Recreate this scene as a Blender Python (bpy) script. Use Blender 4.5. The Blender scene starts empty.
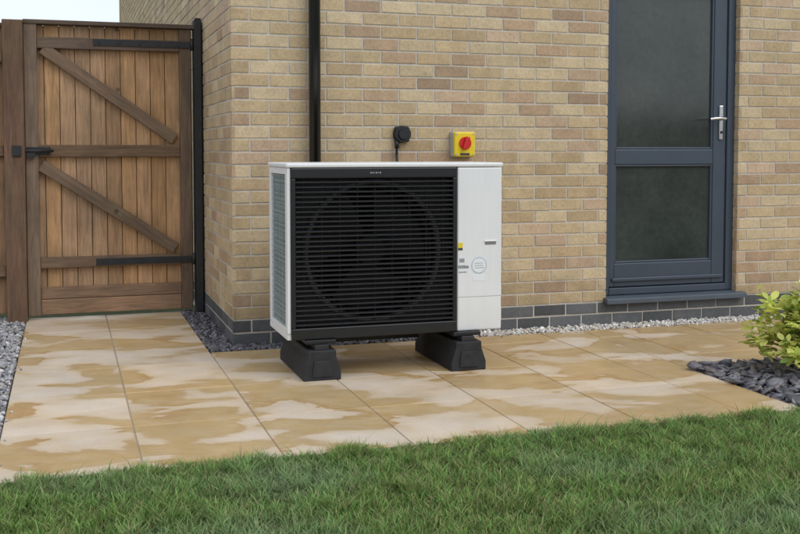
import bpy, math, random
import numpy as np
from mathutils import Vector, Matrix, Euler, noise
random.seed(7); rng=np.random.default_rng(7)
S=bpy.context.scene
S.view_settings.view_transform='Standard'; S.view_settings.look='None'; S.view_settings.exposure=0
col=S.collection

# ---------------------------------------------------------------- node helpers
def newmat(name):
    m=bpy.data.materials.new(name); m.use_nodes=True
    nt=m.node_tree; b=nt.nodes['Principled BSDF']
    return m,nt,b
def N(nt,t,**kw):
    n=nt.nodes.new(t)
    for k,v in kw.items(): setattr(n,k,v)
    return n
def L(nt,a,b): nt.links.new(a,b)
def noise_n(nt,scale,detail=4,rough=.55,vec=None,dist=0):
    n=N(nt,'ShaderNodeTexNoise'); n.inputs['Scale'].default_value=scale
    n.inputs['Detail'].default_value=detail; n.inputs['Roughness'].default_value=rough
    n.inputs['Distortion'].default_value=dist
    if vec: L(nt,vec,n.inputs['Vector'])
    return n
def ramp(nt,fac,stops):
    r=N(nt,'ShaderNodeValToRGB'); L(nt,fac,r.inputs['Fac'])
    e=r.color_ramp.elements
    while len(e)<len(stops): e.new(.5)
    for i,(p,c) in enumerate(stops):
        e[i].position=p; e[i].color=(c[0],c[1],c[2],1) if not isinstance(c,(int,float)) else (c,c,c,1)
    return r
def mix(nt,fac,a,b,mode='MIX'):
    m=N(nt,'ShaderNodeMix',data_type='RGBA',blend_type=mode)
    for s,v in ((m.inputs[0],fac),(m.inputs[6],a),(m.inputs[7],b)):
        if hasattr(v,'is_linked'): L(nt,v,s)
        elif isinstance(v,(int,float)): s.default_value=v
        else: s.default_value=(v[0],v[1],v[2],1)
    return m.outputs[2]
def bump(nt,b,h,strength=.3,dist=.01):
    n=N(nt,'ShaderNodeBump'); n.inputs['Strength'].default_value=strength; n.inputs['Distance'].default_value=dist
    L(nt,h,n.inputs['Height']); L(nt,n.outputs['Normal'],b.inputs['Normal']); return n
def pos(nt,scale=None,rot=None):
    g=N(nt,'ShaderNodeNewGeometry'); o=g.outputs['Position']
    if rot:
        m=N(nt,'ShaderNodeMapping'); L(nt,o,m.inputs['Vector']); m.inputs['Rotation'].default_value=rot; o=m.outputs['Vector']
    if scale:
        m=N(nt,'ShaderNodeMapping'); L(nt,o,m.inputs['Vector']); m.inputs['Scale'].default_value=scale; o=m.outputs['Vector']
    return o
def simple(name,c,rough=.5,metal=0,spec=.5,var=.12,nscale=30,bumps=0.0):
    m,nt,b=newmat(name)
    p=pos(nt); n=noise_n(nt,nscale,5,.6,p)
    r=ramp(nt,n.outputs['Fac'],[(.3,[v*(1-var) for v in c]),(.7,[min(1,v*(1+var)) for v in c])])
    L(nt,r.outputs['Color'],b.inputs['Base Color'])
    b.inputs['Roughness'].default_value=rough; b.inputs['Metallic'].default_value=metal
    b.inputs['Specular IOR Level'].default_value=spec
    if bumps: bump(nt,b,n.outputs['Fac'],bumps,.003)
    return m
def attrcol(nt):
    a=N(nt,'ShaderNodeAttribute'); a.attribute_name='Col'; return a.outputs['Color']

# ---------------------------------------------------------------- materials
def mat_brick():
    m,nt,b=newmat('brick'); c=attrcol(nt); p=pos(nt)
    n=noise_n(nt,55,6,.7,p); n2=noise_n(nt,9,4,.6,p); n3=noise_n(nt,1.3,4,.6,p)
    f=ramp(nt,n.outputs['Fac'],[(.25,.74),(.5,1.0),(.75,1.18)])
    c=mix(nt,1,c,f.outputs['Color'],'MULTIPLY')
    f2=ramp(nt,n2.outputs['Fac'],[(.3,.86),(.7,1.10)]); c=mix(nt,1,c,f2.outputs['Color'],'MULTIPLY')
    f3=ramp(nt,n3.outputs['Fac'],[(.42,0),(.72,.40)]); c=mix(nt,f3.outputs['Color'],c,mix(nt,1,c,(1.18,1.22,1.30),'MULTIPLY'))
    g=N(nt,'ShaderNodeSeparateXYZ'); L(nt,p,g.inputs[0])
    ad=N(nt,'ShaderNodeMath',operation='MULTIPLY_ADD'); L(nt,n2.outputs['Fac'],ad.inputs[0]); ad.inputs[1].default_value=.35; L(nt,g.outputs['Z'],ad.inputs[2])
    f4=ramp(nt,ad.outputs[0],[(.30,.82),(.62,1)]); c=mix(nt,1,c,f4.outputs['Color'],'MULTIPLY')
    L(nt,c,b.inputs['Base Color']); b.inputs['Roughness'].default_value=.88; b.inputs['Specular IOR Level'].default_value=.25
    bump(nt,b,n.outputs['Fac'],.6,.004); return m
def mat_wood(name,scale,rot=None,dark=1):
    m,nt,b=newmat(name); c=attrcol(nt); p=pos(nt,scale,rot); p0=pos(nt)
    n=noise_n(nt,6,6,.65,p,.6)
    f=ramp(nt,n.outputs['Fac'],[(.28,.58),(.5,.97),(.72,1.3)]); c=mix(nt,1,c,f.outputs['Color'],'MULTIPLY')
    n2=noise_n(nt,2.2,4,.6,p0); f2=ramp(nt,n2.outputs['Fac'],[(.3,.74),(.65,1.12)]); c=mix(nt,1,c,f2.outputs['Color'],'MULTIPLY')
    n4=noise_n(nt,3.1,3,.6,p0); f4=ramp(nt,n4.outputs['Fac'],[(.5,0),(.75,.30)]); c=mix(nt,f4.outputs['Color'],c,(.19,.16,.09))
    v=N(nt,'ShaderNodeTexVoronoi'); v.inputs['Scale'].default_value=3.2; L(nt,p0,v.inputs['Vector'])
    f3=ramp(nt,v.outputs['Distance'],[(.03,.3),(.07,1)]); c=mix(nt,.8,c,f3.outputs['Color'],'MULTIPLY')
    L(nt,c,b.inputs['Base Color']); b.inputs['Roughness'].default_value=.75; b.inputs['Specular IOR Level'].default_value=.3
    bump(nt,b,n.outputs['Fac'],.5,.004); return m
def mat_slab():
    m,nt,b=newmat('paving_stone'); c=attrcol(nt); p=pos(nt)
    n=noise_n(nt,120,5,.7,p); n1=noise_n(nt,5,5,.6,p,.3)
    f=ramp(nt,n.outputs['Fac'],[(.3,.88),(.7,1.08)]); dry=mix(nt,1,c,f.outputs['Color'],'MULTIPLY')
    f1=ramp(nt,n1.outputs['Fac'],[(.3,.90),(.7,1.06)]); dry=mix(nt,1,dry,f1.outputs['Color'],'MULTIPLY')
    pw=pos(nt,(1.0,1.7,1),(0,0,.12))
    w=noise_n(nt,1.9,5,.50,pw,.35)
    ws=N(nt,'ShaderNodeAttribute'); ws.attribute_name='Wet'
    ad=N(nt,'ShaderNodeMath',operation='ADD'); L(nt,w.outputs['Fac'],ad.inputs[0]); L(nt,ws.outputs['Fac'],ad.inputs[1])
    A=ad.outputs[0]
    damp=ramp(nt,A,[(.38,0),(.50,1)])
    film=ramp(nt,A,[(.492,0),(.530,1)])
    tide=ramp(nt,A,[(.488,0),(.506,1),(.56,0)])
    n5=noise_n(nt,2.4,3,.5,p); tm=ramp(nt,n5.outputs['Fac'],[(.42,0),(.6,1)])
    n6=noise_n(nt,7,4,.6,pw,.5); fm=ramp(nt,n6.outputs['Fac'],[(.35,.6),(.6,1)])
    cc=mix(nt,damp.outputs['Color'],dry,mix(nt,1,dry,(.97,.91,.79),'MULTIPLY'))
    fw=mix(nt,1,film.outputs['Color'],fm.outputs['Color'],'MULTIPLY')
    cc=mix(nt,fw,cc,mix(nt,1,dry,(.84,.70,.42),'MULTIPLY'))
    tmul=mix(nt,1,tide.outputs['Color'],tm.outputs['Color'],'MULTIPLY')
    cc=mix(nt,tmul,cc,mix(nt,1,dry,(.70,.52,.27),'MULTIPLY'))
    L(nt,cc,b.inputs['Base Color'])
    r=ramp(nt,A,[(.42,.70),(.53,.33)]); L(nt,r.outputs['Color'],b.inputs['Roughness'])
    b.inputs['Specular IOR Level'].default_value=.42
    bump(nt,b,n1.outputs['Fac'],.12,.006); return m
def mat_attr(name,rough=.8,nscale=60,spec=.3,lo=.7,hi=1.25):
    m,nt,b=newmat(name); c=attrcol(nt); p=pos(nt); n=noise_n(nt,nscale,4,.6,p)
    f=ramp(nt,n.outputs['Fac'],[(.3,lo),(.7,hi)]); c=mix(nt,1,c,f.outputs['Color'],'MULTIPLY')
    L(nt,c,b.inputs['Base Color']); b.inputs['Roughness'].default_value=rough; b.inputs['Specular IOR Level'].default_value=spec
    return m
def mat_leaf(name,rough=.5,trans=.25):
    m,nt,b=newmat(name); c=attrcol(nt); L(nt,c,b.inputs['Base Color']); b.inputs['Roughness'].default_value=rough
    b.inputs['Specular IOR Level'].default_value=.35
    t=N(nt,'ShaderNodeBsdfTranslucent'); L(nt,c,t.inputs['Color'])
    ms=N(nt,'ShaderNodeMixShader'); ms.inputs[0].default_value=trans
    L(nt,b.outputs[0],ms.inputs[1]); L(nt,t.outputs[0],ms.inputs[2]); L(nt,ms.outputs[0],nt.nodes['Material Output'].inputs['Surface'])
    return m
def mat_casing():
    m,nt,b=newmat('white_paint'); p=pos(nt); n=noise_n(nt,3,4,.6,p); ps=pos(nt,(14,14,1.2)); s=noise_n(nt,3,4,.6,ps)
    r=ramp(nt,n.outputs['Fac'],[(.3,(.77,.78,.78)),(.7,(.80,.81,.81))])
    st=ramp(nt,s.outputs['Fac'],[(.3,.97),(.55,1)])
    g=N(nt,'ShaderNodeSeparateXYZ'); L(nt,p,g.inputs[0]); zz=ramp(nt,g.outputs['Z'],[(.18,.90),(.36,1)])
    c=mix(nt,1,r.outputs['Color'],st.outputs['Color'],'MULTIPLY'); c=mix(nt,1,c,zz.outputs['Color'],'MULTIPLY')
    L(nt,c,b.inputs['Base Color']); b.inputs['Roughness'].default_value=.4; return m
M={}
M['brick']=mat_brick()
M['mortar']=simple('mortar',(.54,.50,.43),.95,nscale=40,bumps=.4)
M['woodv']=mat_wood('wood_vertical',(9,9,.7))
M['woodh']=mat_wood('wood_horizontal',(.7,9,9))
M['wooddiag']=mat_wood('wood_diagonal',(.7,9,9),(0,math.radians(-35),0))
M['slab']=mat_slab()
M['joint']=simple('patio_joint',(.40,.33,.24),.9,nscale=60)
M['stone']=mat_attr('stone')
M['slate']=mat_attr('slate',.45,50,.5)
M['soil']=simple('soil',(.05,.045,.035),.95,nscale=20,var=.4,bumps=.5)
M['gravelbase']=simple('gravel_base',(.22,.21,.20),.95,nscale=90,var=.5,bumps=.6)
M['lawnbase']=simple('lawn_base',(.06,.085,.025),.95,nscale=25,var=.5,bumps=.5)
M['grass']=mat_leaf('grass_blade',.5,.30)
M['leaf']=mat_leaf('leaf',.4,.40)
M['twig']=simple('twig',(.12,.09,.05),.8)
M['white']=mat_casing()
M['black']=simple('black_plastic',(.010,.011,.013),.42,var=.2)
M['blackmatt']=simple('black_matt',(.006,.006,.007),.8,var=.2)
M['fan']=simple('fan_plastic',(.010,.0105,.012),.6)
M['rubber']=simple('rubber',(.018,.019,.022),.7,var=.35,nscale=25,bumps=.3)
M['pipe']=simple('pipe_black',(.010,.010,.011),.28,var=.1)
M['anth']=simple('anthracite_frame',(.050,.067,.092),.42,var=.06,nscale=5)
M['anth2']=simple('anthracite_cill',(.080,.100,.125),.45,var=.1,nscale=8)
M['chrome']=simple('steel',(.6,.6,.6),.25,1)
M['iron']=simple('black_iron',(.020,.020,.022),.55,var=.3)
M['yellow']=simple('yellow_plastic',(.80,.60,.02),.4,var=.04)
M['red']=simple('red_plastic',(.62,.02,.02),.35)
M['greyp']=simple('grey_plastic',(.42,.42,.40),.5)
M['sticker']=simple('sticker_white',(.80,.82,.84),.4,var=.03)
M['stickb']=simple('sticker_blue',(.46,.56,.66),.4)
M['ink']=simple('ink',(.05,.05,.06),.5)
M['roof']=simple('roof_tile',(.10,.07,.06),.8,nscale=15,var=.3)
M['tan']=simple('brick_plain',(.40,.27,.15),.9,nscale=10)
M['dark']=simple('interior_dark',(.02,.02,.02),.9)
def mat_glass():
    m,nt,b=newmat('obscure_glass'); p=pos(nt); n=noise_n(nt,1.3,5,.65,p,.3); n2=noise_n(nt,160,3,.6,p)
    n3=noise_n(nt,28,5,.7,p)
    r=ramp(nt,n.outputs['Fac'],[(.3,(.022,.028,.027)),(.7,(.055,.065,.060))])
    r3=ramp(nt,n3.outputs['Fac'],[(.3,.85),(.7,1.2)])
    L(nt,mix(nt,1,r.outputs['Color'],r3.outputs['Color'],'MULTIPLY'),b.inputs['Base Color'])
    b.inputs['Roughness'].default_value=.09; b.inputs['Specular IOR Level'].default_value=.55
    bump(nt,b,n2.outputs['Fac'],.06,.002); return m
M['glass']=mat_glass()
def mat_coil():
    m,nt,b=newmat('coil_fins'); p=pos(nt)
    w=N(nt,'ShaderNodeTexWave',wave_type='BANDS',bands_direction='Z'); w.inputs['Scale'].default_value=14; L(nt,p,w.inputs['Vector'])
    n=noise_n(nt,8,3,.5,p)
    r=ramp(nt,w.outputs['Fac'],[(.2,(.19,.25,.255)),(.8,(.29,.36,.36))])
    r2=ramp(nt,n.outputs['Fac'],[(.3,.85),(.7,1.1)])
    L(nt,mix(nt,1,r.outputs['Color'],r2.outputs['Color'],'MULTIPLY'),b.inputs['Base Color']); b.inputs['Roughness'].default_value=.5; b.inputs['Metallic'].default_value=.2
    return m
M['coil']=mat_coil()

# ---------------------------------------------------------------- mesh helpers
def empty(name,loc=(0,0,0)):
    e=bpy.data.objects.new(name,None); e.location=loc; e.empty_display_size=.1; col.objects.link(e); return e
def link(o,parent):
    col.objects.link(o)
    if parent:
        o.parent=parent; o.matrix_parent_inverse=Matrix.Translation(parent.location).inverted()
    return o
def bev(o,w,seg=2):
    m=o.modifiers.new('b','BEVEL'); m.width=w; m.segments=seg; m.limit_method='ANGLE'; m.angle_limit=math.radians(40)
def setcol(me,name,arr):
    a=me.color_attributes.new(name,'FLOAT_COLOR','POINT')
    arr=np.asarray(arr,dtype=np.float32)
    if arr.shape[1]==3: arr=np.hstack([arr,np.ones((len(arr),1),np.float32)])
    a.data.foreach_set('color',arr.ravel())
class MB:
    def __init__(s): s.v=[];s.f=[];s.c=[]
    def box(s,x0,x1,y0,y1,z0,z1,c=(1,1,1),mat=None):
        b=len(s.v)
        for x in(x0,x1):
            for y in(y0,y1):
                for z in(z0,z1):
                    p=Vector((x,y,z)); s.v.append(tuple(mat@p) if mat else tuple(p)); s.c.append(c)
        for f in((0,1,3,2),(4,6,7,5),(0,4,5,1),(2,3,7,6),(0,2,6,4),(1,5,7,3)): s.f.append(tuple(b+i for i in f))
    def raw(s,vs,fs,c=(1,1,1)):
        b=len(s.v); s.v+= [tuple(p) for p in vs]; s.c+=[c]*len(vs); s.f+=[tuple(b+i for i in f) for f in fs]
    def obj(s,name,mat,parent=None,bevel=0,smooth=False):
        me=bpy.data.meshes.new(name); me.from_pydata(s.v,[],s.f); me.update()
        setcol(me,'Col',s.c)
        me.materials.append(mat)
        if smooth:
            for p in me.polygons: p.use_smooth=True
        o=bpy.data.objects.new(name,me); link(o,parent)
        if bevel: bev(o,bevel)
        return o
def box(name,x0,x1,y0,y1,z0,z1,mat,parent=None,bevel=0,c=(1,1,1)):
    b=MB(); b.box(x0,x1,y0,y1,z0,z1,c); return b.obj(name,mat,parent,bevel)
def cyl(name,a,b,r,mat,parent=None,seg=32,r2=None):
    a=Vector(a); b=Vector(b); d=b-a; q=d.to_track_quat('Z','Y').to_matrix(); r2=r if r2 is None else r2
    vs=[];fs=[]
    for p,rr in((a,r),(b,r2)):
        for i in range(seg):
            t=2*math.pi*i/seg; vs.append(p+q@Vector((rr*math.cos(t),rr*math.sin(t),0)))
    for i in range(seg): fs.append((i,(i+1)%seg,seg+(i+1)%seg,seg+i))
    fs.append(tuple(range(seg))[::-1]); fs.append(tuple(range(seg,2*seg)))
    m=MB(); m.raw(vs,fs); o=m.obj(name,mat,parent)
    for p in o.data.polygons: p.use_smooth=len(p.vertices)==4
    return o
def tube(name,pts,r,mat,parent=None):
    cu=bpy.data.curves.new(name,'CURVE'); cu.dimensions='3D'; cu.bevel_depth=r; cu.bevel_resolution=4
    sp=cu.splines.new('BEZIER'); sp.bezier_points.add(len(pts)-1)
    for bp,p in zip(sp.bezier_points,pts): bp.co=p; bp.handle_left_type=bp.handle_right_type='AUTO'
    cu.materials.append(mat); o=bpy.data.objects.new(name,cu); return link(o,parent)
def prism(name,poly,y0,y1,mat,parent=None,bevel=0):   # poly in xz
    n=len(poly); vs=[(x,y0,z) for x,z in poly]+[(x,y1,z) for x,z in poly]
    fs=[tuple(range(n)),tuple(range(n,2*n))[::-1]]+[(i,n+i,n+(i+1)%n,(i+1)%n) for i in range(n)]
    m=MB(); m.raw(vs,fs); return m.obj(name,mat,parent,bevel)
def bigmesh(name,V,loops,starts,totals,C,mat,parent=None,extra=None):
    me=bpy.data.meshes.new(name); me.vertices.add(len(V)); me.vertices.foreach_set('co',V.astype(np.float32).ravel())
    me.loops.add(len(loops)); me.loops.foreach_set('vertex_index',loops.astype(np.int32))
    me.polygons.add(len(starts)); me.polygons.foreach_set('loop_start',starts.astype(np.int32)); 
    try: me.polygons.foreach_set('loop_total',totals.astype(np.int32))
    except Exception: pass
    me.update(calc_edges=True); me.validate()
    setcol(me,'Col',C); me.materials.append(mat)
    o=bpy.data.objects.new(name,me); return link(o,parent)

# ---------------------------------------------------------------- house
DX0,DX1,DZ0,DZ1=2.42,3.41,.15,2.325
house=empty('brick_house')
pal=[((.52,.395,.235),6),((.57,.45,.285),4),((.48,.355,.21),3),((.455,.32,.205),1.8),((.39,.275,.18),.8),((.53,.385,.26),2)]
pc=[p[0] for p in pal]; pw=[p[1] for p in pal]
def brickcol(z):
    if z<.149:
        k=random.uniform(.75,1.3); return (.145*k,.147*k,.150*k)
    c=random.choices(pc,pw)[0]; k=random.uniform(.92,1.08); return (c[0]*k,c[1]*k,c[2]*k)
def brick(mb,O,U,Nn,u0,u1,z0,z1,c):
    O=Vector(O);U=Vector(U);Nn=Vector(Nn); e=.0025; j=random.uniform(-.0012,.0012)
    rings=[(e,j),(0,j-.0025),(0,-.02)]
    vs=[]
    for ins,dep in rings:
        for (u,z) in((u0+ins,z0+ins),(u1-ins,z0+ins),(u1-ins,z1-ins),(u0+ins,z1-ins)):
            vs.append(O+U*u+Vector((0,0,z+random.uniform(-.0012,.0012)))+Nn*dep)
    fs=[(0,1,2,3)]
    for r in(0,4):
        for i in range(4): fs.append((r+i,r+4+i,r+4+(i+1)%4,r+(i+1)%4))
    mb.raw(vs,fs,c)
H=5.1
def wall_bricks(mb,O,U,Nn,u0,u1,z0,z1,phase,hole=None):
    k0=int(round(z0/.075)); k1=int(z1/.075)
    for k in range(k0,k1):
        za=k*.075+.0; zb=za+.065
        odd=(k+phase)%2
        u=u0-(.1125 if odd else 0)
        while u<u1:
            b_=min(u+.215,u1)
            a=max(u,u0)
            if b_-a>.02:
                c=brickcol(za)
                jz=random.uniform(-.0012,.0012)
                segs=[(a+(random.uniform(-.0015,.0015) if a>u0 else 0),b_)]
                if hole and zb>hole[2]+.01 and za<hole[3]-.001:
                    segs=[]
                    if a<hole[0]: segs.append((a,min(b_,hole[0])))
                    if b_>hole[1]: segs.append((max(a,hole[1]),b_))
                for s0,s1 in segs:
                    if s1-s0>.015: brick(mb,O,U,Nn,s0,s1,za+jz,zb+jz,c)
            u+=.225
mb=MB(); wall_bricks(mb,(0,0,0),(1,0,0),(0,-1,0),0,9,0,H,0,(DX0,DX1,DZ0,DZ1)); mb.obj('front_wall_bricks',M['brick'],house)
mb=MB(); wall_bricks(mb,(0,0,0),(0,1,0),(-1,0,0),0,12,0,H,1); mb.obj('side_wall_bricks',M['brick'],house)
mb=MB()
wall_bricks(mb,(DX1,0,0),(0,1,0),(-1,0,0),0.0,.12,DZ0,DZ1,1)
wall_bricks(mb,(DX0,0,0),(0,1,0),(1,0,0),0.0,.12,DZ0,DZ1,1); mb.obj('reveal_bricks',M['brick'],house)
g=.0045
mb=MB()
mb.box(g,DX0-g,g,.3,-.1,H); mb.box(DX1+g,9,g,.3,-.1,H)
mb.box(DX0-g,DX1+g,g+.001,.3,DZ1,H); mb.box(DX0-g,DX1+g,g+.001,.3,-.1,DZ0)
mb.box(g,.3,.3,12,-.1,H); mb.obj('mortar_core',M['mortar'],house)
box('rear_wall',0,9,12,12.3,-.1,H,M['tan'],house); box('end_wall',9,9.3,0,12.3,-.1,H,M['tan'],house)
box('interior',.35,8.9,.45,11.9,0,4.9,M['dark'],house)
rf=MB(); rf.raw([(-.4,-.4,H),(9.7,-.4,H),(9.7,12.7,H),(-.4,12.7,H),(-.4,6.1,H+3.6),(9.7,6.1,H+3.6)],[(0,1,5,4),(3,4,5,2),(0,4,3),(1,2,5),(0,3,2,1)]); rf.obj('roof',M['roof'],house)
# door -------------------------------------------------
y0=.045
J=.045
box('door_frame_jamb_l',DX0,DX0+J,y0,y0+.07,DZ0+.03,DZ1,M['anth'],house,.003)
box('door_frame_jamb_r',DX1-J-.01,DX1,y0,y0+.07,DZ0+.03,DZ1,M['anth'],house,.003)
box('door_frame_head',DX0+J,DX1-J-.01,y0+.001,y0+.07,DZ1-.06,DZ1,M['anth'],house,.003)
box('door_frame_threshold',DX0+J,DX1-J-.01,y0-.004,y0+.07,DZ0+.03,DZ0+.075,M['anth'],house,.004)
lx0,lx1=DX0+J+.003,DX1-J-.013; lz0,lz1=DZ0+.08,DZ1-.063; yl=y0+.012
SL,SR=.040,.10
box('door_stile_l',lx0,lx0+SL,yl,yl+.05,lz0,lz1,M['anth'],house,.006)
box('door_stile_r',lx1-SR,lx1,yl,yl+.05,lz0,lz1,M['anth'],house,.006)
box('door_rail_bottom',lx0+SL,lx1-SR,yl+.001,yl+.05,lz0,.385,M['anth'],house,.006)
box('door_rail_mid',lx0+SL,lx1-SR,yl+.001,yl+.05,1.035,1.135,M['anth'],house,.006)
box('door_rail_top',lx0+SL,lx1-SR,yl+.001,yl+.05,lz1-.1,lz1,M['anth'],house,.006)
box('door_bottom_bead',lx0+.02,lx1-.02,yl-.016,yl-.0005,lz0+.035,lz0+.06,M['anth'],house,.006)
def beads(x0,x1,z0,z1,n):
    w=.014
    box('glazing_bead_%s1'%n,x0,x0+w,yl+.006,yl+.03,z0,z1,M['anth'],house,.004)
    box('glazing_bead_%s2'%n,x1-w,x1,yl+.006,yl+.03,z0,z1,M['anth'],house,.004)
    box('glazing_bead_%s3'%n,x0+w,x1-w,yl+.0065,yl+.03,z0,z0+w,M['anth'],house,.004)
    box('glazing_bead_%s4'%n,x0+w,x1-w,yl+.0065,yl+.03,z1-w,z1,M['anth'],house,.004)
beads(lx0+SL,lx1-SR,.385,1.035,'a'); beads(lx0+SL,lx1-SR,1.135,lz1-.1,'b')
box('door_glass_lower',lx0+SL,lx1-SR,yl+.022,yl+.034,.386,1.034,M['glass'],house)
box('door_glass_upper',lx0+SL,lx1-SR,yl+.022,yl+.034,1.136,lz1-.101,M['glass'],house)
# cill
cl=MB(); X0,X1=DX0-.02,DX1+.05
prof=[(y0+.07,.180),(-.045,.170),(-.055,.163),(-.055,.135),(-.048,.135),(-.02,.140),(y0+.07,.150)]
n=len(prof); cl.raw([(X0,a,b) for a,b in prof]+[(X1,a,b) for a,b in prof],[tuple(range(n)),tuple(range(n,2*n))[::-1]]+[(i,n+i,n+(i+1)%n,(i+1)%n) for i in range(n)])
cl.obj('door_cill',M['anth2'],house,.002)
# handle
hx=lx1-.045; hz=1.34
box('handle_plate',hx-.016,hx+.016,yl-.012,yl-.0005,hz-.14,hz+.09,M['chrome'],house,.006)
cyl('handle_spindle',(hx,yl-.012,hz),(hx,yl-.055,hz),.010,M['chrome'],house)
tube('handle_lever',[(hx+.005,yl-.052,hz),(hx-.05,yl-.057,hz+.002),(hx-.115,yl-.050,hz-.004)],.010,M['chrome'],house)
cyl('handle_cylinder',(hx,yl-.012,hz-.09),(hx,yl-.02,hz-.09),.009,M['iron'],house)

# ---------------------------------------------------------------- downpipe
dp=empty('drainpipe',(.475,-.06,0))
cyl('pipe',(.475,-.062,.05),(.475,-.062,H-.1),.034,M['pipe'],dp,40)
for i,z in enumerate((.6,2.05+.35,4.2)):
    cyl('collar_%d'%i,(.475,-.062,z),(.475,-.062,z+.05),.039,M['pipe'],dp,40)
    box('bracket_%d'%i,.415,.535,-.03,-.002,z+.005,z+.04,M['pipe'],dp,.003)

# ---------------------------------------------------------------- weatherproof outlet (black) with cable
ol=empty('outdoor_cable_outlet',(1.02,-.03,1.22))
cyl('body',(1.02,-.0015,1.225),(1.02,-.05,1.225),.052,M['rubber'],ol,32,.048)
box('back_plate',.972,1.068,-.03,-.0012,1.178,1.272,M['rubber'],ol,.012)
cyl('cap',(1.02,-.05,1.225),(1.02,-.062,1.225),.034,M['black'],ol,32,.03)
cyl('gland',(.985,-.03,1.19),(.985,-.03,1.14),.013,M['black'],ol)
tube('cable',[(.985,-.03,1.15),(.984,-.032,1.08),(.990,-.10,.95),(1.0,-.3,.8),(1.0,-.56,.75)],.008,M['black'],ol)

# ---------------------------------------------------------------- isolator switch
iso=empty('isolator_switch',(1.41,-.04,1.17))
box('base',1.332,1.473,-.05,-.0015,1.088,1.243,M['greyp'],iso,.008)
box('cover',1.334,1.471,-.082,-.0505,1.090,1.241,M['yellow'],iso,.010)
cyl('dial',(1.402,-.082,1.172),(1.402,-.092,1.172),.038,M['red'],iso)
kn=MB(); R=Matrix.Translation((1.402,0,1.172))@Matrix.Rotation(math.radians(18),4,'Y')
kn.box(-.013,.013,-.118,-.0925,-.040,.040,(1,1,1),R); kn.obj('knob',M['red'],iso,.005)
for i,(a,b) in enumerate(((1.345,1.102),(1.458,1.102),(1.345,1.228),(1.458,1.228))): cyl('screw_%d'%i,(a,-.0825,b),(a,-.084,b),.006,M['greyp'],iso,12)
box('label',1.372,1.432,-.0835,-.0823,1.098,1.112,M['ink'],iso)

# ---------------------------------------------------------------- heat pump
hp=empty('heat_pump',(.66,-.77,0))
ux0,ux1,uy0,uy1,uz0,uz1=.114,1.245,-1.0,-.54,.197,1.066
gx0,gx1=.132,.995
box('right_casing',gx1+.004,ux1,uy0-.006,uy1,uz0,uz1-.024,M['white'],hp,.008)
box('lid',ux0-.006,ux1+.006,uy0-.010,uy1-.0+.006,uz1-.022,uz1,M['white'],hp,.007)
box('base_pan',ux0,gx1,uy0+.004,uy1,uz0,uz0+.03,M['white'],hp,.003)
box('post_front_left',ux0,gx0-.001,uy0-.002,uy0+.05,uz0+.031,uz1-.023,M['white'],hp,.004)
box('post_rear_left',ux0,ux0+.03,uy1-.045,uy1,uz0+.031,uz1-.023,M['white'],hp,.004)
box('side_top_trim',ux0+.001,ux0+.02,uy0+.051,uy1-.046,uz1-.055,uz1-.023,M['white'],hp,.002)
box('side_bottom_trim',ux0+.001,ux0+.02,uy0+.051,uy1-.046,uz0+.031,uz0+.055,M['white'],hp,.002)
box('coil',ux0+.014,ux0+.045,uy0+.051,uy1-.046,uz0+.056,uz1-.056,M['coil'],hp)
gd=MB()
for i in range(25):
    z=uz0+.068+i*(uz1-uz0-.13)/24; gd.box(ux0+.004,ux0+.0065,uy0+.052,uy1-.047,z-.001,z+.001)
for i in range(5):
    y=uy0+.08+i*.075; gd.box(ux0+.007,ux0+.0095,y-.0012,y+.0012,uz0+.056,uz1-.056)
gd.obj('coil_guard',simple('guard_wire',(.33,.38,.38),.5),hp)
box('back_panel',ux0+.046,gx1,uy1-.03,uy1-.002,uz0+.031,uz1-.023,M['blackmatt'],hp)
box('inner_wall',gx1-.012,gx1+.002,uy0+.03,uy1-.031,uz0+.031,uz1-.023,M['blackmatt'],hp)
# grille frame
gf=uy0-.012
box('grille_top',gx0,gx1,gf,uy0+.03,uz1-.075,uz1-.0225,M['black'],hp,.006)
box('grille_bottom',gx0,gx1,gf,uy0+.03,uz0-.0,uz0+.058,M['black'],hp,.006)
box('grille_left',gx0,gx0+.022,gf+.001,uy0+.03,uz0+.0585,uz1-.0755,M['black'],hp,.004)
box('grille_right',gx1-.022,gx1,gf+.001,uy0+.03,uz0+.0585,uz1-.0755,M['black'],hp,.004)
sl=MB(); za,zb=uz0+.062,uz1-.08; ns=30
for i in range(ns):
    z=za+(i+.5)*(zb-za)/ns; R=Matrix.Translation((0,uy0+.0,z))@Matrix.Rotation(math.radians(14),4,'X')
    sl.box(gx0+.0225,gx1-.0225,-.011,.011,-.0034,.0034,(1,1,1),R)
sl.obj('grille_louvres',simple('louvre_plastic',(.018,.019,.022),.40,var=.15),hp,.0016)
ri=MB()
for i in range(9):
    x=gx0+.022+(i+.5)*(gx1-gx0-.044)/9; ri.box(x-.0025,x+.0025,uy0+.014,uy0+.024,za,zb)
ri.obj('grille_ribs',M['black'],hp)
cx,cz=.565,(za+zb)/2
def ring(name,y,r,tr,mat):
    vs=[];fs=[];A,B=96,10
    for i in range(A):
        for j in range(B):
            t=2*math.pi*i/A;u=2*math.pi*j/B; rr=r+tr*math.cos(u); vs.append((cx+rr*math.cos(t),y+tr*1.5*math.sin(u),cz+rr*math.sin(t)))
            fs.append((i*B+j,((i+1)%A)*B+j,((i+1)%A)*B+(j+1)%B,i*B+(j+1)%B))
    m=MB(); m.raw(vs,fs); return m.obj(name,mat,hp,0,True)
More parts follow.
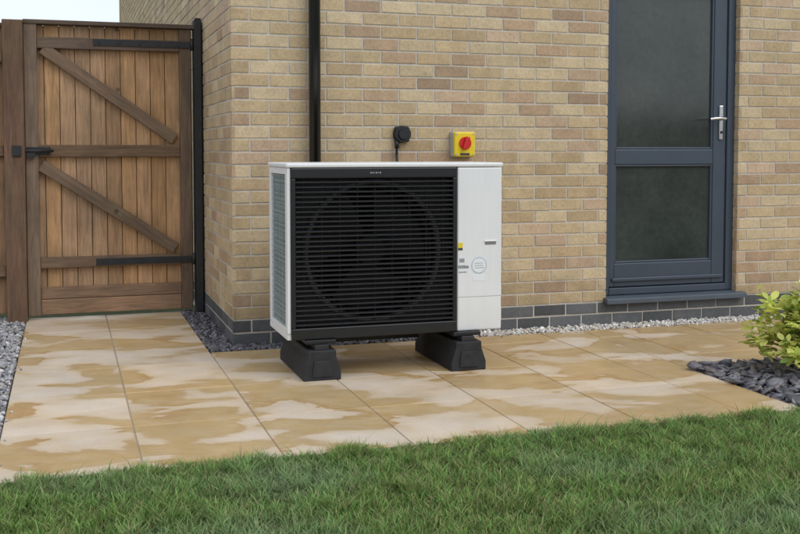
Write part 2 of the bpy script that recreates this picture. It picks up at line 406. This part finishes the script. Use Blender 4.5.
# bulkhead plate with a round opening for the fan
A=96; vs=[];fs=[]
x_0,x_1,z_0,z_1=gx0+.01,gx1-.013,za-.01,zb+.01
for i in range(A):
    t=2*math.pi*i/A; c_,s_=math.cos(t),math.sin(t)
    kx=((x_1-cx) if c_>0 else (cx-x_0))/max(abs(c_),1e-6); kz=((z_1-cz) if s_>0 else (cz-z_0))/max(abs(s_),1e-6); k=max(min(kx,kz),.352)
    vs+=[(cx+.350*c_,uy0+.062,cz+.350*s_),(cx+k*c_,uy0+.062,cz+k*s_)]
for i in range(A): j=(i+1)%A; fs.append((2*i,2*j,2*j+1,2*i+1))
bp=MB(); bp.raw(vs,fs); bp.obj('fan_bulkhead',simple('bulkhead',(.040,.042,.045),.7),hp)
ring('fan_shroud',uy0+.052,.350,.016,simple('shroud',(.11,.115,.12),.6))
ring('fan_shroud_inner',uy0+.10,.322,.010,M['fan'])
cyl('fan_hub',(cx,uy0+.09,cz),(cx,uy0+.2,cz),.075,M['fan'],hp)
fb=MB()
for k in range(3):
    a0=k*2*math.pi/3+.4; vs=[];fs=[];n1,n2=8,8
    for i in range(n1+1):
        r=.07+.235*i/n1
        for j in range(n2+1):
            t=a0+(j/n2-.5)*(1.3+.3*i/n1)+.25*i/n1
            vs.append((cx+r*math.cos(t),uy0+.17+.07*(j/n2-.5),cz+r*math.sin(t)))
    for i in range(n1):
        for j in range(n2): q=i*(n2+1)+j; fs.append((q,q+1,q+n2+2,q+n2+1))
    fb.raw(vs,fs)
fb.obj('fan_blades',M['fan'],hp,0,True)
# front panel details
fy=uy0-.006
box('casing_seam',gx1+.006,ux1-.002,fy-.0006,fy+.002,.372,.375,M['greyp'],hp)
box('handle_recess',1.150,1.213,fy-.0012,fy+.003,.640,.656,simple('handle_shadow',(.22,.22,.22),.6),hp,.003)
box('handle_lip',1.146,1.217,fy-.006,fy-.0002,.657,.663,M['white'],hp,.002)
stx=gx1+.012
box('warning_sticker_yellow',stx-.004,stx+.020,fy-.0012,fy+.001,.628,.655,M['yellow'],hp)
box('warning_sticker_red',stx-.004,stx+.020,fy-.0012,fy+.001,.616,.6275,M['ink'],hp)
cyl('round_sticker',(1.118,fy+.001,.535),(1.118,fy-.0014,.535),.043,M['stickb'],hp)
cyl('round_sticker_inner',(1.118,fy+.001,.535),(1.118,fy-.0022,.535),.037,M['sticker'],hp)
box('energy_label',1.082,1.15,fy-.0012,fy+.001,.455,.488,M['sticker'],hp)
tx=MB()
for (z,hgt,xa,xb) in ((.553,.020,stx+.004,stx+.028),(.522,.016,stx-.002,stx+.030),(.522,.013,stx+.036,stx+.052),(.500,.005,stx,stx+.04)):
    x=xa
    while x<xb:
        w=random.uniform(.003,.008); tx.box(x,x+w,fy-.0012,fy+.001,z,z+hgt); x+=w+.003
for r,z in enumerate((.545,.533,.521)):
    x=1.095
    while x<1.140:
        w=random.uniform(.003,.008); tx.box(x,x+w,fy-.0028,fy,z,z+.003); x+=w+.003
tx.obj('printed_text',simple('print_grey',(.14,.16,.21),.5),hp)
lg=MB(); x=cx-.033
for w in (.007,.006,.003,.007,.003,.007): 
    lg.box(x,x+w,gf-.0012,gf+.001,uz1-.052,uz1-.044); x+=w+.0045
lg.obj('badge',simple('badge_silver',(.30,.31,.32),.35),hp)
# fixing rails + rubber feet
for i,fx in enumerate((.275,1.045)):
    w=.095
    prism('foot_%d'%(i+1),[(fx-w,0.0),(fx+w,0.0),(fx+w,.045),(fx+w*.74,.118),(fx+w*.74,.150),(fx-w*.74,.150),(fx-w*.74,.118),(fx-w,.045)],-1.055,-.47,M['rubber'],hp,.006)
    prism('foot_end_%d'%(i+1),[(fx-w*.55,0.02),(fx+w*.55,0.02),(fx+w*.45,.10),(fx-w*.45,.10)],-1.062,-1.054,M['rubber'],hp,.003)
    box('foot_rail_%d'%(i+1),fx-.035,fx+.035,-1.045,-.48,.1502,.176,M['iron'],hp,.003)
    box('mount_leg_%d'%(i+1),fx-.075,fx+.075,-1.03,-.50,.1765,.1965,M['black'],hp,.003)
box('cross_rail',.38,.93,-.60,-.56,.10,.15,M['iron'],hp,.005)

# ---------------------------------------------------------------- gate & fence
GY=1.29
def wc(base=(.235,.122,.058),v=.22):
    k=random.uniform(1-v,1+v); h=random.uniform(-.12,.12); return (base[0]*k*(1+h*.4),base[1]*k,base[2]*k*(1-h))
gate=empty('garden_gate',(-.6,GY,0))
mb=MB(); x=-1.13
while x<-.10:
    w=min(.098,-.085-x); y=GY+.045+random.uniform(-.002,.002); mb.box(x,x+w-.004,y,y+.018,.065,1.955,wc((.45,.275,.15),.2))
    mb.box(x+w-.022,x+w+.018,GY+.066,GY+.080,.066,1.953,wc((.2,.115,.065),.2)); x+=.098
mb.obj('boards',M['woodv'],gate,.002)
dk=(.18,.12,.08)
mb=MB(); mb.box(-1.155,-1.075,GY-.01,GY+.045,.03,1.975,wc((.26,.18,.12),.08)); mb.box(-.155,-.078,GY-.0,GY+.045,.03,1.955,wc(dk,.1)); mb.obj('stiles',M['woodv'],gate,.004)
mb=MB()
for a,b in((1.80,1.875),(1.085,1.165),(.345,.415)): mb.box(-1.074,-.156,GY-.004,GY+.044,a,b,wc(dk,.12))
mb.box(-1.16,-.05,GY-.02,GY+.084,1.957,1.985,wc((.15,.105,.075),.1))
mb.box(-1.074,-.156,GY+.004,GY+.044,.035,.135,wc((.31,.19,.115),.1))
mb.box(-1.074,-.156,GY+.006,GY+.044,.138,.215,wc((.28,.17,.10),.1))
mb.obj('rails',M['woodh'],gate,.004)
mb=MB()
def diag(xa,za,xb,zb,w):
    d=math.atan2(zb-za,xb-xa); l=math.hypot(xb-xa,zb-za)
    R=Matrix.Translation((xa,0,za))@Matrix.Rotation(-d,4,'Y'); mb.box(0,l,GY-.002,GY+.043,-w/2,w/2,wc((.20,.135,.088),.08),R)
diag(-1.04,1.80,-.19,1.205,.078); diag(-1.06,1.03,-.19,.455,.078)
mb.obj('braces',M['wooddiag'],gate,.004)
for i,z in enumerate((1.80+.045,.355+.02)):
    box('hinge_strap_%d'%i,-.72,-.085,GY-.011,GY-.0045,z-.02,z+.025,M['iron'],gate,.002)
    cyl('hinge_pin_%d'%i,(-.07,GY-.012,z-.035),(-.07,GY-.012,z+.045),.013,M['iron'],gate,16)
    for j in range(5): cyl('bolt_%d_%d'%(i,j),(-.68+j*.13,GY-.011,z+.003),(-.68+j*.13,GY-.017,z+.003),.009,M['iron'],gate,12)
box('latch_plate',-1.15,-1.00,GY-.018,GY-.0105,1.10,1.15,M['iron'],gate,.003)
cyl('latch_bar',(-1.24,GY-.045,1.125),(-.98,GY-.045,1.125),.010,M['iron'],gate,16)
cyl('latch_ring',(-1.12,GY-.02,1.105),(-1.12,GY-.045,1.105),.028,M['iron'],gate,20)
box('latch_keep',-1.235,-1.18,GY-.075,GY-.061,1.09,1.16,M['iron'],gate,.003)

gp=empty('gate_post',(-.04,GY,0))
box('post',-.058,-.008,GY-.035,GY+.09,-.05,2.02,M['woodv'],gp,.004,(.03,.026,.024))
box('metal_strap',-.055,-.012,GY-.042,GY-.0355,.02,2.03,M['iron'],gp,.002)

fe=empty('garden_fence',(-2.5,GY,0))
box('gate_side_post',-1.285,-1.158,GY-.06,GY+.085,-.05,1.975,M['woodv'],fe,.006,(.17,.10,.065))
mb=MB(); x=-6.3
while x<-1.30:
    mb.box(x,x+.100,GY+.03,GY+.048+random.uniform(-.003,.003),.05,1.93,wc((.30,.175,.095),.22)); x+=.1005
mb.obj('fence_boards',M['woodv'],fe,.002)
mb=MB()
for a,b in((1.70,1.77),(1.09,1.16),(.30,.37)): mb.box(-6.3,-1.287,GY-.02,GY+.029,a,b,wc((.22,.13,.075),.15))
mb.box(-6.3,-1.287,GY-.0,GY+.07,1.932,1.958,wc(dk,.1)); mb.obj('fence_rails',M['woodh'],fe,.004)
mb=MB()
for x in(-3.1,-4.9): mb.box(x,x+.1,GY-.05,GY+.075,-.05,1.97,(.15,.09,.06))
mb.obj('fence_posts',M['woodv'],fe,.004)
# unseen garden fence behind the camera, added for the door glass to reflect
bf=empty('reflected_fence',(0,-11,0))
mb=MB(); x=-9
while x<12:
    mb.box(x,x+.118,-11,-10.98,.03,1.80,wc((.27,.17,.09),.2)); x+=.122
for x in range(-9,12,2): mb.box(x-.05,x+.05,-10.975,-10.88,-.05,1.85,(.16,.10,.07))
mb.obj('panels',M['woodv'],bf)

# ---------------------------------------------------------------- ground, patio
gr=MB(); gr.raw([(-200,-200,-.045),(200,-200,-.045),(200,200,-.045),(-200,200,-.045)],[(0,1,2,3)]); gr.obj('ground',M['lawnbase'])
PY=-2.23
def slabs():
    xs=[-1.17,-.66,-.155]; 
    while xs[-1]<9: xs.append(xs[-1]+.505)
    ys=[PY+i*.602 for i in range(8)]
    me=MB(); wet=[]
    def cell(x0,x1,y0,y1):
        if x1-x0<.04 or y1-y0<.04: return
        g=.003; t=random.uniform(-.0012,.0012); k=random.uniform(.95,1.05); h=random.uniform(-.03,.03)
        c=(.635*k*(1+h),.535*k,.425*k*(1-h*1.5))
        me.box(x0+g,x1-g,y0+g,y1-g,-.03,t,c); wet.extend([random.uniform(-.035,.030)+.012*min(x0,2.5)+.006]*8)
    for i in range(len(xs)-1):
        for j in range(len(ys)-1):
            a,b,c,d=xs[i],xs[i+1],ys[j],ys[j+1]
            if a<-.2:
                cell(a,b,c,min(d,1.38))
                continue
            d2=min(d,-.175)
            if c>=-.175: continue
            if b>2.17:
                if a<2.14:
                    cell(a,2.15,c,d2) ; a2=2.15
                    if c>-1.36: cell(a2,b,max(c,-1.34),d2)
                    elif d>-1.34: cell(a2,b,-1.34,d2)
                else:
                    if d2>-1.34: cell(a,b,max(c,-1.34),d2)
            else: cell(a,b,c,d2)
    o=me.obj('patio',M['slab'],None,.003)
    a=o.data.attributes.new('Wet','FLOAT','POINT'); a.data.foreach_set('value',np.array(wet,dtype=np.float32))
    return o
patio=slabs()
mb=MB()
mb.box(-1.168,-.157,PY+.002,1.38,-.05,-.005); mb.box(-.1565,2.15,PY+.002,-.177,-.05,-.005); mb.box(2.1505,9,-1.338,-.177,-.05,-.005)
j=mb.obj('joint_mortar',M['joint'],patio)

# ---------------------------------------------------------------- loose stones
def ico():
    t=(1+5**.5)/2
    v=np.array([(-1,t,0),(1,t,0),(-1,-t,0),(1,-t,0),(0,-1,t),(0,1,t),(0,-1,-t),(0,1,-t),(t,0,-1),(t,0,1),(-t,0,-1),(-t,0,1)],float)
    v/=np.linalg.norm(v[0])
    f=np.array([(0,11,5),(0,5,1),(0,1,7),(0,7,10),(0,10,11),(1,5,9),(5,11,4),(11,10,2),(10,7,6),(7,1,8),(3,9,4),(3,4,2),(3,2,6),(3,6,8),(3,8,9),(4,9,5),(2,4,11),(6,2,10),(8,6,7),(9,8,1)])
    return v,f
def stones(name,P,size,flat,cols,mat,parent=None,smooth=True,tilt=.5,rough=.16):
    bv,bfc=ico(); n=len(P); nv=len(bv)
    s=size[0]+(size[1]-size[0])*rng.uniform(0,1,n)**1.6
    sc=np.stack([s*rng.uniform(.8,1.35,n),s*rng.uniform(.65,1,n),s*flat*rng.uniform(.7,1.2,n)],1)
    V=bv[None]*(1+rng.normal(0,rough,(n,nv,1)))
    V=V*sc[:,None,:]
    ax=rng.normal(0,tilt,n); ay=rng.normal(0,tilt,n); az=rng.uniform(0,6.28,n)
    def rot(V,a,i,j):
        c,s_=np.cos(a)[:,None],np.sin(a)[:,None]; A=V[:,:,i]*c-V[:,:,j]*s_; B=V[:,:,i]*s_+V[:,:,j]*c; V[:,:,i]=A; V[:,:,j]=B
    rot(V,ax,1,2); rot(V,ay,0,2); rot(V,az,0,1)
    V+=np.asarray(P)[:,None,:]
    C=np.asarray(cols)[rng.integers(0,len(cols),n)]*rng.uniform(.75,1.25,(n,1)); C=np.repeat(C,nv,0)
    F=(bfc[None]+ (np.arange(n)*nv)[:,None,None]).reshape(-1)
    nf=len(bfc)*n
    o=bigmesh(name,V.reshape(-1,3),F,np.arange(nf)*3,np.full(nf,3),C,mat,parent)
    if smooth: o.data.polygons.foreach_set('use_smooth',np.ones(nf,bool))
    return o
def scatter(x0,x1,y0,y1,n,z0,z1): return np.stack([rng.uniform(x0,x1,n),rng.uniform(y0,y1,n),rng.uniform(z0,z1,n)],1)
white=[(.68,.66,.62),(.58,.55,.50),(.76,.75,.73),(.45,.40,.35),(.62,.55,.47)]
grey=[(.34,.34,.36),(.46,.46,.47),(.25,.25,.28),(.56,.55,.54),(.38,.36,.34)]
dslate=[(.11,.11,.13),(.16,.155,.175),(.08,.08,.092),(.21,.20,.215),(.15,.13,.14)]
gb=box('pebble_strip',1.0,9,-.172,-.0,-.045,-.02,M['gravelbase'])
stones('pebbles',scatter(1.25,9,-.168,-.008,9500,-.022,.004),(.006,.015),.75,white,M['stone'],gb)
# a few strays kicked onto the paving
stones('stray_pebbles',np.concatenate([scatter(1.3,5,-.25,-.17,50,.004,.006),scatter(-1.17,-1.13,-2.1,1.2,10,.004,.006)]),(.005,.010),.7,white+grey,M['stone'],gb)
ds=box('slate_strip',-.153,1.0,-.172,0,-.0455,-.02,M['soil'])
box('slate_strip_side',-.153,0,0.001,1.38,-.0455,-.02,M['soil'],ds)
P=np.concatenate([scatter(-.15,-.004,-.165,1.38,1500,-.02,.004),scatter(0,1.27,-.168,-.008,1400,-.02,.004)])
stones('slate_chips',P,(.009,.024),.45,dslate,M['slate'],ds,smooth=False)
lg_=box('gravel_bed',-6.5,-1.176,-8,GY+.2,-.04,-.02,M['gravelbase'])
stones('gravel_stones',np.concatenate([scatter(-2.4,-1.178,-3,GY+.1,26000,-.022,.008)]),(.006,.017),.8,grey,M['stone'],lg_)
sb=box('slate_bed',2.154,9,-2.16,-1.346,-.04,-.02,M['soil'])
stones('slate_pieces',scatter(2.16,5.5,-2.15,-1.355,5500,-.02,.02),(.014,.050),.26,[(r*1.2,g_*1.2,b_*1.2) for r,g_,b_ in dslate],M['slate'],sb,smooth=False,tilt=.35,rough=.22)

# ---------------------------------------------------------------- lawn
lawn=box('lawn',-1.175,9,-10.9,PY-.002,-.04,-.018,M['lawnbase'])
def grass():
    n1=165000; n2=50000
    x=np.concatenate([rng.uniform(-1.15,3.2,n1),rng.uniform(-1.15,8,n2)])
    y=np.concatenate([PY-.005-rng.uniform(0,1,n1)**1.1*1.25,PY-.005-rng.uniform(0,1,n2)**1.2*5])
    edge=np.array([noise.noise((a*4,0,3))*.03+noise.noise((a*19,0,7))*.018 for a in x])
    y=y+edge+.022
    n=len(x)
    cl=np.array([noise.noise((a*5,b*5,1)) for a,b in zip(x,y)])
    cl2=np.array([noise.noise((a*1.6,b*2.2,9)) for a,b in zip(x,y)])
    cl3=np.array([noise.noise((a*14,b*14,4)) for a,b in zip(x,y)])
    h=rng.uniform(.014,.044,n)*(1+.5*cl+.6*cl3)
    tall=rng.uniform(0,1,n)<.02; h=np.where(tall,h*1.7,h)
    w=rng.uniform(.0010,.0026,n)
    th=rng.uniform(0,6.283,n); lean=rng.uniform(.1,1.3,n)*h; la=rng.uniform(0,6.283,n)+cl*4
    dx,dy=np.cos(th)*w,np.sin(th)*w; lx,ly=np.cos(la)*lean,np.sin(la)*lean
    z0=-.02
    V=np.zeros((n,5,3))
    V[:,0]=np.stack([x-dx,y-dy,np.full(n,z0)],1); V[:,1]=np.stack([x+dx,y+dy,np.full(n,z0)],1)
    V[:,2]=np.stack([x+dx*.8+lx*.4,y+dy*.8+ly*.4,z0+h*.62],1); V[:,3]=np.stack([x-dx*.8+lx*.4,y-dy*.8+ly*.4,z0+h*.62],1)
    V[:,4]=np.stack([x+lx,y+ly,z0+h],1)
    base=np.array([(.180,.300,.080)]); C=np.repeat(base,n,0)*rng.uniform(.55,1.45,(n,1))*(1+.7*cl3[:,None])
    yel=(rng.uniform(0,1,n)<(.14+.2*np.clip(-cl2,0,1)))[:,None]; C=np.where(yel,np.array([(.36,.38,.14)])*rng.uniform(.7,1.2,(n,1)),C)
    br=(rng.uniform(0,1,n)<.07)[:,None]; C=np.where(br,np.array([(.33,.27,.15)]),C)
    pz=np.exp(-((x-1.05)**2/.5+(y+3.0)**2/.10))
    pale=np.clip(cl2*1.1-.05+.45*pz,0,.5)[:,None]; C=C*(1-pale)+pale*np.array([(.32,.43,.25)])*rng.uniform(.7,1.2,(n,1))
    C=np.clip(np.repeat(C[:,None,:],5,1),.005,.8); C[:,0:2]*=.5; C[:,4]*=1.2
    idx=np.array([0,1,2,3,3,2,4]); lo=(idx[None]+(np.arange(n)*5)[:,None]).ravel()
    st=(np.array([0,4])[None]+(np.arange(n)*7)[:,None]).ravel(); to=np.tile([4,3],n)
    bigmesh('grass_blades',V.reshape(-1,3),lo,st,to,C.reshape(-1,3),M['grass'],lawn)
grass()

# ---------------------------------------------------------------- shrub
sh=empty('shrub',(2.62,-1.65,0))
def shrub():
    V=[];F=[];C=[]
    random.seed(11)
    cxs,cys=2.63,-1.67
    for s in range(210):
        a=random.uniform(0,6.283); el=random.uniform(.0,1.5); r=random.uniform(.15,.325)*(1+.15*math.sin(a*3+1))
        d=Vector((math.cos(a)*math.cos(el),math.sin(a)*math.cos(el),math.sin(el)*1.12))
        tip=Vector((cxs,cys,.105))+d*r
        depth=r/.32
        for w in range(random.randint(8,12)):
            la=random.uniform(0,6.283); up=random.uniform(-.4,.9)
            dr=(Vector((math.cos(la),math.sin(la),up))+d*.5).normalized()
            st=tip-d*random.uniform(0,.06)+Vector((random.gauss(0,.010),random.gauss(0,.010),random.gauss(0,.010)))
            ln=random.uniform(.038,.066); wd=ln*random.uniform(.22,.31)
            sd=dr.cross(Vector((random.gauss(0,.4),random.gauss(0,.4),1))).normalized(); nn=sd.cross(dr)
            b=len(V)
            for t,ww in((0,.12),(.3,.85),(.6,1),(.85,.6),(1,.05)):
                c0=st+dr*ln*t-nn*(.25*ln*t*t)
                V.append(c0-sd*wd*ww+nn*wd*.25); V.append(c0); V.append(c0+sd*wd*ww+nn*wd*.25)
            for i in range(4):
                for q in(0,1): F.append((b+3*i+q,b+3*i+q+1,b+3*i+q+4,b+3*i+q+3))
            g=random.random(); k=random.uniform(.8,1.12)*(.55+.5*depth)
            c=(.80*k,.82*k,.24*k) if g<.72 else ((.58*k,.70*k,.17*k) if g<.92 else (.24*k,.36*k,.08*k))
            C+= [c]*15
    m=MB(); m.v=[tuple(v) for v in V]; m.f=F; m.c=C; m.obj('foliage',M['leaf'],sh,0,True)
    for i in range(22):
        a=random.uniform(0,6.283); r=random.uniform(.05,.17); tube('stem_%d'%i,[(cxs,cys,-.02),(cxs+r*.4*math.cos(a),cys+r*.4*math.sin(a),.1),(cxs+r*math.cos(a),cys+r*math.sin(a),random.uniform(.2,.33))],.003,M['twig'],sh)
shrub()

# ---------------------------------------------------------------- world & sun
w=bpy.data.worlds.new('World'); S.world=w; w.use_nodes=True; nt=w.node_tree
bg=nt.nodes['Background']; sky=N(nt,'ShaderNodeTexSky'); sky.sky_type='NISHITA'; sky.sun_disc=False
EL,AZ=math.radians(48),math.radians(150)
sky.sun_elevation=EL; sky.sun_rotation=AZ; sky.dust_density=3; sky.air_density=1
tc=N(nt,'ShaderNodeTexCoord'); cn=noise_n(nt,2.0,5,.5,tc.outputs['Generated'])
cr=ramp(nt,cn.outputs['Fac'],[(.3,(6.5,7.1,7.9)),(.7,(7.4,7.8,8.3))])
L(nt,mix(nt,.85,sky.outputs['Color'],cr.outputs['Color']),bg.inputs['Color']); bg.inputs['Strength'].default_value=.147
sd=bpy.data.lights.new('sun','SUN'); sd.energy=1.0; sd.angle=math.radians(40); sd.color=(1,.985,.96)
so=bpy.data.objects.new('sun',sd); col.objects.link(so)
dirv=Vector((math.sin(AZ)*math.cos(EL),math.cos(AZ)*math.cos(EL),math.sin(EL)))
so.rotation_euler=dirv.to_track_quat('Z','Y').to_euler()

# ---------------------------------------------------------------- camera
cam=bpy.data.cameras.new('camera'); co=bpy.data.objects.new('camera',cam); col.objects.link(co); S.camera=co
F=1035; cam.sensor_width=36; cam.lens=36*F/800; cam.clip_end=1000; cam.clip_start=.05
pitch=math.radians(3.0); th=math.radians(17.9)
co.location=(-.907,-5.948,1.13); co.rotation_euler=(math.radians(90)-pitch,0,-th)
cam.shift_y=-(117-F*math.tan(pitch))/800
